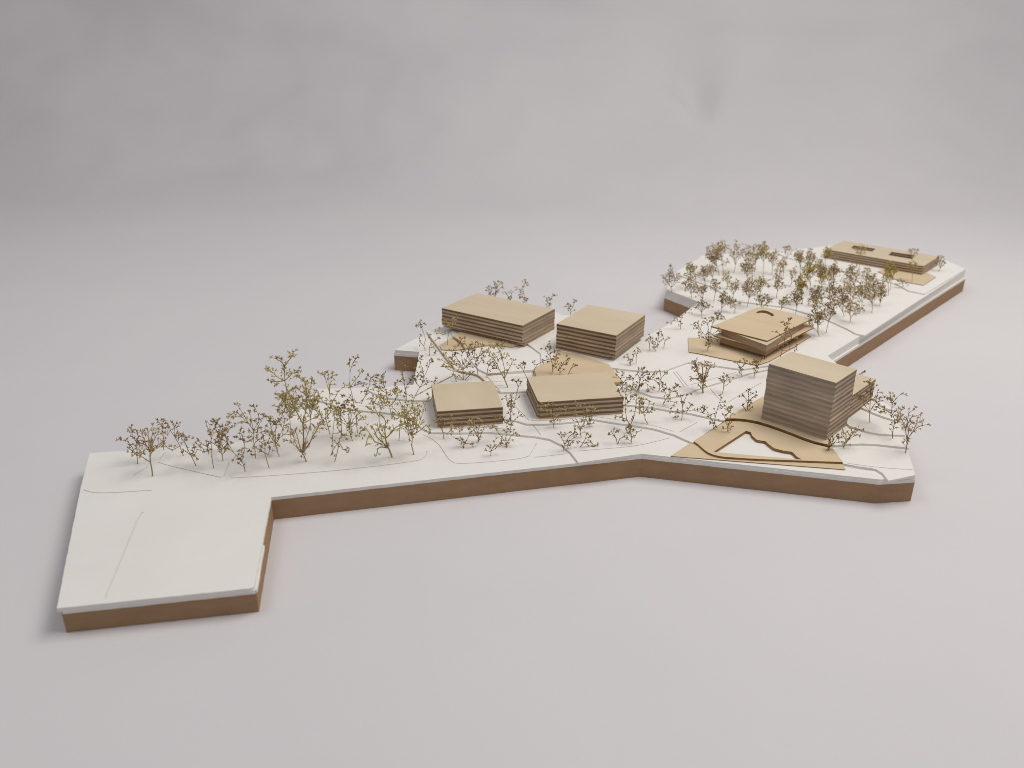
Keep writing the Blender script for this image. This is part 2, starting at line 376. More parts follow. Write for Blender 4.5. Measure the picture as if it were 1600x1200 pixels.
strip([(763, 583.5), (800, 581), (836, 577.5)], 27.7, 29.95, 1.2, 'straight thin plywood strip reaching left from the yellow plate')

# ------------------------------------------------------------------ building blocks stacked from plywood sheets
def sheet_mats(h, end='x', lite=(0.60, 0.46, 0.33), core=(0.17, 0.095, 0.048), soft=(0.40, 0.285, 0.185), vary=0.26):
    strong = ply_edge('plywood_end_grain', h, lite, core, 0.36, 0.86, 3, vary)
    mild = ply_edge('plywood_long_grain', h, (0.52, 0.415, 0.315), soft, 0.25, 0.80, 8, vary)
    return [M['ply_top'], strong, mild]
def block(label, cx, cy, rz, L, W, z0, H, n, strong_y=True, outline=None, holes=(), insets=None, seed=1, vary=0.26, group='stacked plywood building blocks', soft=(0.40, 0.28, 0.185), core=(0.235, 0.148, 0.088)):
    """one Empty with n plywood sheets; local x runs along L"""
    rd = random.Random(seed); root = empty('model_building', (cx, cy, z0), label, 'model building', group, rz)
    h = H/n; mats = sheet_mats(h/1000, core=core, soft=soft, vary=vary)
    base_out = outline or [(-L/2, -W/2), (L/2, -W/2), (L/2, W/2), (-L/2, W/2)]
    for k in range(n):
        outl_ = list(base_out)
        if insets and k in insets: outl_ = [(x+insets[k](x, y)[0], y+insets[k](x, y)[1]) for x, y in outl_]
        j = 0.22 if k < n-1 else 0
        outl_ = [(x+rd.uniform(-j, j), y+rd.uniform(-j, j)) for x, y in ccw(outl_)]
        v, f, fm = slab(outl_, holes, 0, h-0.06)
        # strong end-grain stripes on the faces that look along the chosen axis
        for i, fc in enumerate(f):
            if fm[i] == 1 and len(fc) == 4:
                a, b = v[fc[0]], v[fc[3]]
                ex, ey = b[0]-a[0], b[1]-a[1]
                faces_y = abs(ex) > abs(ey)
                fm[i] = 1 if faces_y == strong_y else 2
        o = mesh_obj('plywood_sheet', v, f, mats, root, fm, (rd.uniform(-.25, .25) if k < n-1 else 0, rd.uniform(-.25, .25) if k < n-1 else 0, k*h))
    return root
def local(pts, z, cx, cy, rz):
    c, s = math.cos(-rz), math.sin(-rz); out = []
    for x, y in pts:
        X, Y = P(x, y, z); X -= cx; Y -= cy; out.append((X*c-Y*s, X*s+Y*c))
    return out
block('wide low plywood block of six sheets at the rear left of the model', -17.5, 979.1, -0.569, 117.7, 74.7, 31.6, 26.6, 6, seed=2,
      insets={0: lambda x, y: (0, 5) if y < 0 else (0, 0)})
block('square plywood block of seven sheets at the rear, right of the wide block', 104.5, 926.8, -0.533, 75.0, 83.8, 31.6, 31.3, 7, seed=3,
      insets={0: lambda x, y: (-7.5, 0) if x > 0 else (0, 0)})
block('tallest plywood tower block of twelve sheets standing on the right plates', 282.4, 726.1, -0.758, 65.8, 45.1, 28.6, 57.6, 12, strong_y=False, seed=4,
      soft=(0.385, 0.305, 0.24), core=(0.32, 0.24, 0.18), vary=0.34)
# lower wing behind the tower
tx, ty, trz = 282.4, 726.1, -0.758
wing = local([(1332, 620), (1368.8, 592)], 53.9, tx, ty, trz)
wl = P(1368.8, 592, 53.9)
yf = wing[1][1]; x1 = wing[1][0]
block('lower plywood wing of six sheets attached behind the tower block', tx, ty, trz, 1, 1, 29.6, 24.3, 6, strong_y=False, seed=5, soft=(0.36, 0.265, 0.19), core=(0.28, 0.20, 0.145),
      outline=[(x1-45, 22.7), (x1, 22.7), (x1, max(yf, 40)), (x1-45, max(yf, 40))])
block('small flat plywood block of four sheets, left of the two front blocks', -45.4, 753.8, -1.4, 65.3, 63.5, 23.6, 18.0, 4, strong_y=False, seed=6)
b4 = [(823.3, 588.8), (948, 582), (975, 619.6), (845, 628.3), (840.5, 626)]
c4 = P(900, 605, 44.1)
block('flat five-sided plywood block of four sheets, right of the two front blocks', c4[0], c4[1], -0.10, 1, 1, 25.6, 18.5, 4, seed=7, outline=local(b4, 44.1, c4[0], c4[1], -0.10),
      soft=(0.24, 0.155, 0.095))
fh = 35.8+14.5
block('long low plywood block with two rectangular courtyard openings at the far right end', 585.1, 1297.8, -0.722, 150.8, 78.0, 35.7, 14.6, 4, seed=8, core=(0.22, 0.145, 0.08),
      holes=[local([(1334, 383.4), (1368, 388.5), (1363, 393), (1329.5, 387.8)], fh, 585.1, 1297.8, -0.722), local([(1393, 393.3), (1429, 399), (1423.5, 404.6), (1387.5, 398.6)], fh, 585.1, 1297.8, -0.722)])
# pavilion: two projecting thin slabs over recessed cores
def pavilion():
    z0 = 32.7; c = P(1195, 520, z0+12); rz = -0.62
    root = empty('model_pavilion', (*c, z0), 'plywood pavilion with two thin overhanging slabs and a crescent roof opening', 'model building', 'stacked plywood building blocks', rz)
    def L(pts, z): return local(pts, z, c[0], c[1], rz)
    def part(name, poly, za, zb, mats, holes=(), fmf=None):
        v, f, fm = slab(rough(ccw(poly), 14, 0.04, 4), holes, za-z0, zb-z0-0.05)
        return mesh_obj(name, v, f, mats, root, fm)
    zt = z0+21.5
    core_a = L([(1127.4, 513.5), (1186, 489), (1257, 503), (1198, 540)], zt-2)
    arc_o = [(1180.5, 489.2), (1184, 486.3), (1189, 485), (1195, 485), (1201, 486.8), (1206, 489.3), (1210.2, 492.6)]
    arc_i = [(1206.2, 494.2), (1202.5, 491.8), (1198, 490), (1194, 489), (1189, 488.7), (1185, 489.4)]
    hole = L(arc_o+arc_i, zt)
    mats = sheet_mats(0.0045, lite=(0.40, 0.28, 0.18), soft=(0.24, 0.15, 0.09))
    for q in (1, 2): pass
    thin = [M['ply_plate'], M['burnt']]
    part('roof_slab', L([(1112.3, 509.7), (1183, 480), (1193, 479.6), (1212, 483.5), (1254.6, 494.7), (1268.6, 497.7), (1199, 532.3)], zt), zt-1.7, zt, thin, [hole])
    in_a = [(x*0.93, y*0.93) for x, y in core_a]
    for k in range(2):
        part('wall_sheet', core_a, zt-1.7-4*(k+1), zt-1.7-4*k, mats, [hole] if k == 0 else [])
    zm = zt-9.7
    part('middle_slab', L([(1114.7, 523.8), (1186, 494), (1256, 503), (1271.5, 511.6), (1199, 547.2)], zm), zm-1.7, zm, thin)
    zl = zm-1.7
    low = L([(1125.6, 527.5), (1186, 501), (1256, 513), (1197, 547.5)], zl)
    h = (zl-z0)/2
    for k in range(2):
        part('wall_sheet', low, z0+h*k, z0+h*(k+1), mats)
pavilion()

# ------------------------------------------------------------------ twig trees (dried flower stems)
def ground_at(px, py):
    for z1, p in sorted(PLATES+LAYERS, key=lambda t: -t[0]):
        q = P(px, py, z1)
        if inside(q, p): return z1
    return ZA
class Twig:
    """collects tubes into a stem mesh and spikes into a bud mesh, in metres relative to the root"""
    def __init__(s): s.v, s.f, s.bv, s.bf, s.bm = [], [], [], [], []
    def tube(s, pts, r0, r1, sides=5):
        n = len(pts); b = len(s.v)
        for i, p in enumerate(pts):
            d = (pts[min(i+1, n-1)]-pts[max(i-1, 0)]); d.normalize()
            a = d.orthogonal().normalized(); c = d.cross(a); r = r0+(r1-r0)*i/(n-1)
            for k in range(sides):
                t = 2*math.pi*k/sides; s.v.append(p+a*math.cos(t)*r+c*math.sin(t)*r)
        for i in range(n-1):
            for k in range(sides):
                k2 = (k+1) % sides; s.f.append((b+i*sides+k, b+i*sides+k2, b+(i+1)*sides+k2, b+(i+1)*sides+k))
        s.f.append(tuple(b+(n-1)*sides+k for k in range(sides)))
        s.f.append(tuple(b+k for k in range(sides))[::-1])
    def knot(s, p, r):
        b = len(s.bv)
        s.bv += [p+Vector(q)*r for q in ((1, 0, 0), (-1, 0, 0), (0, 1, 0), (0, -1, 0), (0, 0, 1.2), (0, 0, -1.2))]
        s.bm += [1]*8
        s.bf += [(b+i, b+j, b+k) for i, j, k in ((0, 2, 4), (2, 1, 4), (1, 3, 4), (3, 0, 4), (2, 0, 5), (1, 2, 5), (3, 1, 5), (0, 3, 5))]
    def spike(s, p, d, L, r):
        d = d.normalized(); a = d.orthogonal().normalized(); c = d.cross(a); b = len(s.bv)
        m_ = p+d*L*0.45
        s.bv += [p]+[m_+(a*math.cos(t)+c*math.sin(t))*r for t in (0, 2.09, 4.19)]+[p+d*L]
        s.bm += [0]*6
        s.bf += [(b, b+2, b+1), (b, b+3, b+2), (b, b+1, b+3), (b+4, b+1, b+2), (b+4, b+2, b+3), (b+4, b+3, b+1)]
def rv(rd):
    while True:
        v = Vector((rd.uniform(-1, 1), rd.uniform(-1, 1), rd.uniform(-1, 1)))
        if 0.1 < v.length < 1: return v.normalized()
mm = 0.001
def cluster(T, p, d, rd, sz):
    """a tiny spray of buds at a twig end"""
    T.knot(p, 0.56*mm*rd.uniform(.7, 1.2)*sz)
    for _ in range(rd.choice((3, 4, 5, 6))):
        dd = (d*0.8+rv(rd)*1.0).normalized(); L = rd.uniform(1.2, 2.5)*mm*sz
        T.spike(p, dd, L, rd.uniform(.34, .62)*mm*sz)
        if rd.random() < .5: T.knot(p+dd*L*0.95, rd.uniform(.26, .48)*mm*sz)
def curve(a, b, bow, n=6):
    mid = (a+b)/2+bow
    return [a*(1-t)**2+mid*2*t*(1-t)+b*t*t for t in (i/n for i in range(n+1))]
def limb(T, a, b, rd, r0, dens, start=0.35, bow=None, sz=1.0):
    L = (b-a).length
    if L < 1e-4: return
    if bow is None: bow = Vector((rd.uniform(-.12, .12), rd.uniform(-.1, .1), rd.uniform(-.05, .10)))*L
    pts = curve(a, b, bow, 6)
    T.tube(pts, r0, max(r0*.6, .15*mm), 5)
    cluster(T, b, (pts[-1]-pts[-2]).normalized(), rd, sz)
    n = max(1, int(L*(1-start)/(2.7*mm)*dens)); side = rd.choice((-1, 1))
    for i in range(n):
        t = start+(1-start)*(i+rd.uniform(.1, .9))/n; k = min(5, int(t*6)); u = t*6-k
        p = pts[k].lerp(pts[k+1], u); d = (pts[k+1]-pts[k]).normalized()
        perp = d.cross(Vector((0, 1, 0))); perp = perp.normalized() if perp.length > .2 else Vector((1, 0, 0))
        side = -side
        dd = (d*rd.uniform(.55, 1.0)+perp*side*rd.uniform(.5, 1.0)+rv(rd)*.45+Vector((0, 0, .18))).normalized()
        l = rd.uniform(2.4, 6.2)*mm*(1.15-.45*t)*sz
        q = p+dd*l; T.tube([p, p+dd*l*.5+rv(rd)*l*.06, q], .24*mm, .16*mm, 4)
        T.knot(p, rd.uniform(.42, .68)*mm*sz)
        cluster(T, q, dd, rd, sz)
        if rd.random() < .5:
            p2 = p+dd*l*rd.uniform(.4, .7); d3 = (dd+rv(rd)*.9).normalized(); l2 = l*rd.uniform(.35, .6)
            T.tube([p2, p2+d3*l2], .18*mm, .14*mm, 4); cluster(T, p2+d3*l2, d3, rd, sz*.85)
TREE_N = 0
def tree(base_px, limbs, label, group, tint='dark', dens=1.0, stem=0.46, z=None, crown=None, sz=1.0):
    """limbs: chains of picture points, each starting at the base ('b') or at a numbered earlier node;
       crown: (x0, y0, x1, y1, n) instead, a fork and n limbs spread through that box"""
    global TREE_N
    TREE_N += 1; rd = random.Random(1000+TREE_N*7)
    z = ground_at(*base_px) if z is None else z
    B = Vector((*P(*base_px, z), z))/1000
    nrm = Vector((B.x-CAM.x, B.y-CAM.y, 0)).normalized()
    def at(px, py, off=0):
        d = ray(px, py); k = ((B-CAM).dot(nrm)+off)/d.dot(nrm)
        return CAM+d*k-B
    T = Twig()
    hpx = base_px[1]-min([p[1] for l in (limbs or []) for p in l[1:]]+([crown[1]] if crown else []))
    dist = (B-CAM).length; H = hpx*dist/F_PX*1.05
    O = Vector((0, 0, -1.5*mm))
    if crown:
        x0, y0, x1, y1, n = crown; cx = (x0+x1)/2
        fk = (base_px[0]+(cx-base_px[0])*.45+rd.uniform(-2, 2), y1+(base_px[1]-y1)*rd.uniform(.0, .65))
        fk = (fk[0], min(fk[1], base_px[1]-5))
        nodes = [at(*fk)]; T.tube(curve(O, nodes[0], rv(rd)*H*.03, 4), stem*mm, stem*.8*mm); T.knot(nodes[0], .7*mm)
        for i in range(n):
            a = math.pi*(0.04+0.92*(i+.5)/n)+rd.uniform(-.2, .2); s_ = rd.uniform(.45, 1.1)
            tx = cx+math.cos(math.pi-a)*(x1-x0)/2*s_; ty_ = y1-(y1-y0)*(math.sin(a)*.75+.15)*rd.uniform(.5, 1.15)
            b = at(tx, ty_, rd.uniform(-.22, .22)*H)
            st = nodes[0] if rd.random() < .6 or len(nodes) < 2 else rd.choice(nodes)
            limb(T, st, b, rd, stem*.68*mm, dens, .3, sz=sz)
            nodes.append(st.lerp(b, rd.uniform(.35, .6)))
    else:
        nodes = [O]; offs = [0.0]
        for l in limbs:
            st = l[0]; prev = nodes[st]; po = offs[st]; r = stem*mm*(1.0 if st == 0 else .72)
            pts = l[1:]
            for i, p in enumerate(pts):
                last = i == len(pts)-1
                off = po+(rd.uniform(-.08, .08) if st == 0 and not last else rd.uniform(-.16, .16))*H
                q = at(*p, off)
                if last and not (len(l) > 2 and l[-1] is None):
                    limb(T, prev, q, rd, r, dens, .25 if (q-prev).length > 4*mm else .1, sz=sz)
                else:
                    T.tube(curve(prev, q, rv(rd)*(q-prev).length*.05, 4), r, r*.88)
                    T.knot(q, .62*mm)
                    if st != 0 and (q-prev).length > 5*mm:
                        for _ in range(2):
                            m2 = prev.lerp(q, rd.uniform(.3, .9)); dd = (rv(rd)+Vector((0, 0, .6))).normalized(); l2 = rd.uniform(2.5, 5)*mm
                            T.tube([m2, m2+dd*l2], .22*mm, .15*mm, 4); cluster(T, m2+dd*l2, dd, rd, sz); T.knot(m2, .5*mm)
                nodes.append(q); offs.append(off); prev = q; po = off; r *= .86
    root = bpy.data.objects.new('twig_tree', None); C.objects.link(root); root.location = B; root.empty_display_size = .01
    root['label'] = label; root['category'] = 'model tree'; root['group'] = group
    olive = tint == 'olive'
    s = mesh_obj('trunk', [q*1000 for q in T.v], T.f, [M['stem_olive' if olive else 'stem']], root, smooth=True)
    c = mesh_obj('crown', [q*1000 for q in T.bv], T.bf, [M[{'dark': 'bud', 'olive': 'bud_olive', 'tan': 'bud_tan'}[tint]], M['knot' if tint == 'dark' else 'knot_tan']], root, T.bm)

g1 = 'dried twig trees on the left strip'
g2 = 'dried twig trees around the small blocks'
g3 = 'dried twig trees behind the rear blocks'
g4 = 'dried twig trees on the central slope'
g5 = 'dried twig trees on the right front corner'
g6 = 'dried twig trees of the far grove'
# limb chains: (start node, point, point, ...); node 0 = base, every listed point adds a node
TREES = [
 ((214.5, 725), [(0, (214, 712), (213, 690)), (1, (207, 700), (200, 690), (188, 687)), (2, (216, 684), (214, 673)), (1, (205, 703), (200, 700)), (2, (207, 682), (204, 669)), (1, (222, 700), (226, 690)), (1, (219, 712), (224, 708))], 'twig tree at the extreme left end of the strip, spreading low to the left', g1, 'dark', 1.2),
 ((238, 744), [(0, (235, 722), (235, 704)), (2, (228, 695), (222, 678)), (2, (233, 688), (231, 671)), (2, (240, 690), (248, 675)), (3, (219, 692), (214, 690)), (2, (244, 698), (256, 690)), (2, (237, 684), (240, 670)), (1, (228, 718), (219, 712)), (2, (246, 700), (252, 695))], 'bushy twig tree second from the left end, its foot nearest the front line', g1, 'tan', 1.25, .62),
 ((256, 703), [(0, (255.5, 685), (254, 668)), (2, (250, 662), (246, 656)), (2, (253, 662), (253, 656)), (2, (257, 668))], 'slim straight twig tree behind the bushy second one at the left end', g1),
 ((287, 712), [(0, (281, 697), (274, 684), (266, 672), (262, 662)), (2, (272, 676), (276, 661)), (3, (262, 680), (258, 676)), (1, (270, 703), (262, 700), (255, 690)), (3, (276, 668), (279, 684)), (4, (262, 667), (258, 668))], 'twig tree leaning left, with a low limb curving leftwards, near the left end', g1, 'tan', 1.2),
 ((307, 728), [(0, (298, 711), (290, 694), (287, 680)), (2, (284, 686), (284, 680)), (3, (291, 684), (295, 682)), (1, (290, 705), (286, 704)), (1, (303, 706), (306, 698))], 'sparse twig tree leaning left with bare lower stem, left strip', g1),
 ((334, 731), [(0, (331, 713), (331, 702), (329, 690), (330, 676)), (4, (325, 670), (323, 666)), (4, (335, 670), (339, 657)), (2, (320, 706), (308, 702), (304, 712)), (6 if False else 2, (318, 695), (310, 688)), (3, (338, 696), (341, 690)), (2, (318, 702), (306, 692))], 'twig tree with a long low arm arching to the left, left strip', g1, 'dark', 1.1),
 ((349, 721), [(0, (347, 710), (344, 690), (338, 672), (336, 657)), (2, (348, 680), (352, 664)), (1, (342, 705), (341, 698)), (1, (352, 705), (355, 700))], 'twig tree with low tuft of buds directly left of the forked leaning one', g1, 'dark', 1.2),
 ((383, 737), [(0, (375, 717)), (1, (364, 706), (355, 690), (350, 672)), (1, (381, 707), (383, 700), (380, 688), (370, 682)), (6, (390, 702), (393, 710)), (7, (386, 690), (390, 688)), (2, (358, 702), (350, 700)), (3, (350, 688), (345, 684)), (4, (356, 676), (360, 668)), (7, (378, 680), (375, 672))], 'widely forked twig tree leaning left, its foot just above the long score line', g1, 'dark', 1.15),
 ((399, 716), [(0, (397, 695), (396, 672)), (2, (388, 661), (376, 650), (362, 652)), (3, (382, 650), (374, 638), (371, 630)), (2, (392, 655), (390, 645)), (2, (404, 660), (404, 648), (397, 635)), (1, (400, 690), (404, 665), (412, 648)), (4, (370, 643), (360, 648)), (3, (378, 658), (368, 662))], 'tall umbrella-shaped twig tree with two thin parallel stems, left strip', g1, 'olive', 1.15),
 ((421, 731), [(0, (414, 708), (414, 695)), (2, (411, 682), (408, 668)), (2, (419, 690), (422, 675)), (1, (407, 703), (400, 699)), (1, (419, 710), (422, 702)), (2, (406, 690), (402, 684))], 'small narrow twig tree with foot just right of the forked leaning one', g1),
 ((437, 713), [(0, (431, 694)), (1, (426, 680), (423, 652)), (1, (431, 670), (436, 655)), (1, (437, 684), (450, 674)), (1, (437, 680), (445, 655)), (1, (425, 685), (418, 675)), (2, (432, 668), (430, 660))], 'dense olive twig tree between the umbrella-shaped tree and the tallest one', g1, 'olive', 1.5),
 ((479, 722), [(0, (473, 708)), (1, (465, 700), (455, 690), (448, 688)), (1, (467, 692), (461, 672)), (1, (474, 690), (475, 668), (474, 652)), (1, (483, 695), (491, 678), (504, 660)), (1, (486, 688), (492, 668)), (2, (460, 688), (457, 676)), (11, (497, 668), (500, 660)), (1, (478, 685), (484, 668))], 'wide V-shaped twig tree in front of the tallest one', g1, 'tan', 1.25, .55),
 ((474, 699), [(0, (473, 662), (460, 637), (450, 612), (445, 595), (445, 571)), (5, (438, 564), (432, 559)), (5, (450, 564), (458, 550)), (4, (432, 588), (418, 577)), (4, (436, 596), (424, 597)), (1, (478, 640), (480, 616), (477, 598)), (4, (456, 584), (465, 581)), (3, (446, 625), (436, 618)), (3, (440, 632), (433, 640)), (16, (470, 592), (464, 588)), (14, (488, 630), (500, 622)), (15, (486, 604), (488, 594)), (15, (470, 612), (463, 606)), (2, (448, 645), (436, 640)), (1, (486, 655), (498, 648)), (1, (466, 648), (456, 650))], 'tallest twig tree of the whole model with spreading olive crown, left strip', g1, 'olive', 1.35, .62),
 ((516, 679), [(0, (509, 655)), (1, (508, 640), (516, 638)), (1, (500, 648), (488, 636)), (3, (521, 625), (530, 610), (545, 600)), (3, (515, 615), (514, 600), (512, 580)), (9, (508, 590), (503, 583)), (9, (518, 590), (520, 584)), (3, (503, 625), (497, 615)), (1, (516, 645), (526, 640))], 'tall twig tree with a wispy top, right behind the V-shaped one', g1, 'olive', 1.1),
 ((552, 689), [(0, (546, 670)), (1, (538, 655), (530, 645)), (1, (545, 650), (546, 640)), (1, (552, 655), (560, 645)), (1, (556, 662), (566, 652)), (1, (538, 662), (529, 658)), (1, (550, 645), (553, 636))], 'round olive twig tree in the middle of the left strip, curved stem', g1, 'olive', 1.6),
 ((522, 722), [(0, (530, 690), (534, 678)), (1, (522, 700), (519, 708)), (2, (527, 668), (526, 648)), (2, (538, 680)), (1, (536, 702), (544, 704)), (4, (523, 652), (520, 640))], 'thin twig tree leaning right with two low side twigs near its foot', g1),
 ((613, 714), [(0, (607, 700), (602, 685), (600, 668)), (1, (596, 698), (590, 701), (588, 712)), (1, (585, 690), (578, 678), (570, 668)), (8, (574, 686), (572, 694)), (2, (608, 680), (616, 670)), (2, (594, 678), (590, 664)), (1, (588, 682), (582, 668)), (9, (566, 672), (561, 680)), (3, (603, 660), (599, 652)), (12, (618, 668), (627, 664))], 'stout olive twig tree with thick stem leaning left and a twig drooping left', g1, 'olive', 1.15, .85),
 ((559, 676), [(0, (557, 650), (552, 628), (547, 605), (547, 580), (546, 563)), (3, (560, 588), (566, 578)), (2, (565, 630), (573, 612), (590, 605)), (2, (548, 622), (538, 618)), (4, (552, 566), (556, 560)), (8, (578, 600), (580, 590)), (3, (560, 600), (568, 598))], 'tall thin twig tree with bare upright leader above the middle of the strip', g1, 'dark', 1.0),
 ((623, 688), [(0, (625, 668), (627, 650), (629, 636)), (2, (616, 640), (608, 628)), (2, (634, 640), (638, 628)), (3, (624, 626), (618, 612)), (2, (620, 655), (614, 650))], 'upright twig tree behind and left of the last tree of the front strip', g1, 'olive', 1.2),
 ((647, 711), [(0, (643, 695), (643, 680)), (2, (642, 665), (638, 645)), (2, (651, 676), (657, 655), (662, 640), (670, 622)), (2, (650, 665), (652, 640)), (5, (666, 664), (672, 672)), (2, (636, 662), (632, 648)), (2, (648, 650), (645, 638)), (6, (655, 640), (652, 630))], 'large twig tree at the right end of the left strip, nearest the small left block', g1, 'olive', 1.15, .55),
 ((643, 637), [(0, (647, 622), (656, 605), (662, 590)), (3, (660, 575), (656, 560)), (3, (670, 572), (675, 563)), (2, (668, 598), (680, 595)), (2, (650, 598), (647, 588)), (3, (652, 582), (648, 575)), (1, (640, 618), (632, 614))], 'open twig tree in front of the boxy rear notch, leaning right', g1, 'dark', 1.1),
 ((636, 626), [(0, (633, 608), (630, 590)), (2, (624, 596), (618, 598)), (2, (629, 580), (632, 572)), (1, (637, 600), (642, 594))], 'very thin dark twig tree before the shadowed notch of the base', g1, 'dark', .8),
 ((612, 651), [(0, (609, 635), (604, 615), (598, 597)), (3, (592, 592), (587, 590)), (3, (600, 588), (601, 583)), (2, (612, 618), (618, 606)), (2, (596, 610), (588, 605)), (1, (618, 625), (622, 610)), (1, (601, 628), (597, 618))], 'dark bushy twig tree at the back of the strip below the boxy notch', g1, 'dark', 1.5),
 # around the small left block and its rear
 ((665, 548), [(0, (662, 540), (665, 530), (661, 518), (658, 508)), (4, (656, 504)), (4, (662, 505)), (1, (656, 534), (655, 528)), (4, (651, 511))], 'thin twig tree with a hooked top, leftmost at the rear left corner', g3),
 ((671, 556), [(0, (671, 543), (674, 534), (670, 527)), (1, (678, 543), (681, 548)), (2, (680, 532), (684, 528))], 'small thin twig tree just right of the hooked one at the rear left corner', g3),
 ((699, 539), [(0, (701, 520), (704, 508), (710, 499)), (1, (692, 523), (684, 517)), (2, (697, 510), (694, 505)), (2, (708, 512), (706, 506))], 'olive twig tree standing against the left corner of the wide rear block', g3, 'olive', 1.8),
 ((715, 541), [(0, (716, 533)), (0, (722, 529))], 'tiny twig tree on the small plate left of the wide rear block', g3),
 ((714, 596), [(0, (708, 580), (706, 568)), (1, (700, 577), (692, 572)), (2, (700, 560), (693, 553)), (2, (707, 556), (708, 546)), (2, (698, 568), (690, 562)), (1, (714, 580), (718, 574))], 'twig tree just behind the left half of the small left block', g2, 'olive', 1.4),
 ((725, 594), [(0, (724, 577)), (1, (718, 565), (710, 555)), (1, (728, 563), (733, 548)), (1, (722, 562), (722, 550)), (1, (732, 566), (740, 558)), (1, (714, 568), (706, 562)), (0, (717, 586), (712, 592)), (0, (732, 588), (738, 582))], 'dark many-branched twig tree behind the middle of the small left block', g2, 'dark', 1.5),
 ((747, 588), [(0, (745, 572), (741, 558), (734, 543)), (2, (748, 558), (757, 549)), (2, (742, 548), (744, 534)), (1, (750, 566), (756, 556)), (1, (738, 574), (735, 570)), (3, (729, 540), (726, 534)), (4, (752, 545), (754, 538))], 'wide twig tree behind the right corner of the small left block', g2, 'dark', 1.4),
 ((760, 590), [(0, (762, 577), (764, 570)), (2, (756, 567)), (2, (768, 567), (775, 568)), (1, (766, 580))], 'little twig tree by the end of the curved plywood strip', g2),
 ((794, 605), [(0, (788, 592), (780, 577), (771, 560)), (1, (788, 575), (784, 558), (776, 537)), (1, (795, 577), (802, 563)), (5, (790, 560), (792, 553)), (6, (772, 545), (765, 540)), (3, (765, 556), (763, 548)), (5, (778, 562), (772, 552)), (6, (784, 545), (786, 536)), (2, (772, 575), (766, 570))], 'large olive twig tree between the wide rear block and the small left block', g2, 'olive', 1.35, .62),
 ((806, 619), [(0, (810, 604), (807, 597)), (1, (813, 600)), (2, (803, 593))], 'small bent twig tree between the two small front blocks', g2),
 ((824, 590), [(0, (818, 580), (812, 571)), (1, (820, 574), (821, 568))], 'small spreading twig tree at the left rear corner of the right small block', g2, 'dark', 1.3),
 ((832, 588), [(0, (835, 577), (840, 569), (856, 562)), (2, (835, 570), (833, 566))], 'twig tree arching right, behind the left corner of the right small block', g2, 'dark', 1.3),
 ((862.5, 585), [(0, (864, 572)), (1, (860, 558), (858, 538)), (1, (869, 560), (872, 548)), (2, (856, 552), (853, 545))], 'taller Y-shaped twig tree against the square rear block', g2, 'dark', 1.3),
 ((874.5, 586), [(0, (875, 575)), (1, (871, 565), (866, 557)), (1, (881, 566), (888, 560)), (1, (878, 572), (886, 566))], 'Y-shaped twig tree just right of the taller one before the square rear block', g2, 'dark', 1.2),
 ((888, 584), [(0, (892, 576), (896, 569)), (1, (900, 571))], 'short bent twig tree on the yellow plate before the square rear block', g2),
 ((797.5, 680), [(0, (797, 664)), (1, (798, 645), (797, 630)), (2, (792, 626), (790, 620)), (1, (805, 655), (813, 649)), (1, (789, 660), (782, 652)), (2, (803, 628), (806, 622)), (2, (798, 618))], 'upright twig tree at the right edge of the small left block', g2, 'dark', 1.2),
 ((791.5, 700), [(0, (791.5, 694)), (1, (783, 682), (776, 672), (770, 667)), (1, (797, 683), (806, 676)), (1, (790, 684), (792, 676))], 'low olive twig tree in front of the right edge of the small left block', g2, 'olive', 1.6),
 ((766, 712), [(0, (767, 705)), (1, (767, 697)), (1, (774, 701), (781, 693)), (1, (772, 697), (772, 690))], 'tiny twig tree nearest the front edge below the small left block', g2),
 ((724.5, 701), [(0, (725, 692)), (1, (719, 683), (717, 668)), (1, (712, 685), (704, 678)), (1, (729, 688), (736, 674)), (1, (735, 694), (741, 700)), (3, (722, 672), (722, 662))], 'twig tree with five spread limbs in front of the small left block', g2, 'dark', 1.15),
 ((694, 686), [(0, (692, 675), (690, 661)), (1, (699, 678), (707, 666)), (1, (688, 668), (686, 655)), (2, (697, 660), (706, 655))], 'twig tree in front of the left end of the small left block', g2, 'tan', 1.8),
 ((748, 690), [(0, (748, 685)), (1, (743, 675), (738, 656)), (1, (753, 676), (757, 666), (775, 667)), (1, (748, 670), (750, 656)), (1, (744, 680), (732, 660))], 'V-shaped twig tree in front of the middle of the small left block', g2, 'tan', 1.3),
 ((865, 668), [(0, (866, 658)), (1, (860, 648), (850, 634)), (1, (872, 650), (878, 640)), (1, (864, 645), (862, 632)), (2, (852, 642), (846, 636))], 'twig tree in front of the left half of the right small block', g2, 'tan', 1.6),
 ((908.5, 683), [(0, (907, 670)), (1, (902, 658), (895, 645), (884, 640)), (1, (913, 661), (918, 645), (926, 637)), (3, (900, 640), (902, 632)), (5, (912, 640), (908, 634))], 'larger V-shaped twig tree in front of the middle of the right small block', g2, 'tan', 1.4),
 ((921, 667), [(0, (920.5, 664)), (1, (916, 656), (914, 645)), (1, (925, 652), (928, 640)), (1, (921, 655))], 'small twig tree tucked behind the V-shaped one by the right small block', g2, 'dark', 1.3),
 ((881, 704), [(0, (882.5, 694)), (1, (877, 683), (874, 679)), (1, (888, 684), (898, 675)), (1, (890, 688), (894, 690)), (2, (882, 682), (883, 677))], 'small forked twig tree where the curved terrain step meets the front edge', g2),
 ((906, 698), [(0, (911, 692), (915, 685), (916, 679)), (1, (904, 689)), (1, (922, 691), (930, 696)), (2, (921, 683)), (1, (918, 694), (921, 699))], 'low sprawling twig tree right of the small forked one near the front edge', g2, 'dark', 1.2),
 ((965, 694), [(0, (963, 686), (956, 675)), (0, (968, 686), (975, 682)), (1, (960, 680), (962, 675))], 'tiny V-shaped twig tree on the open lawn right of the flat front blocks', g4),
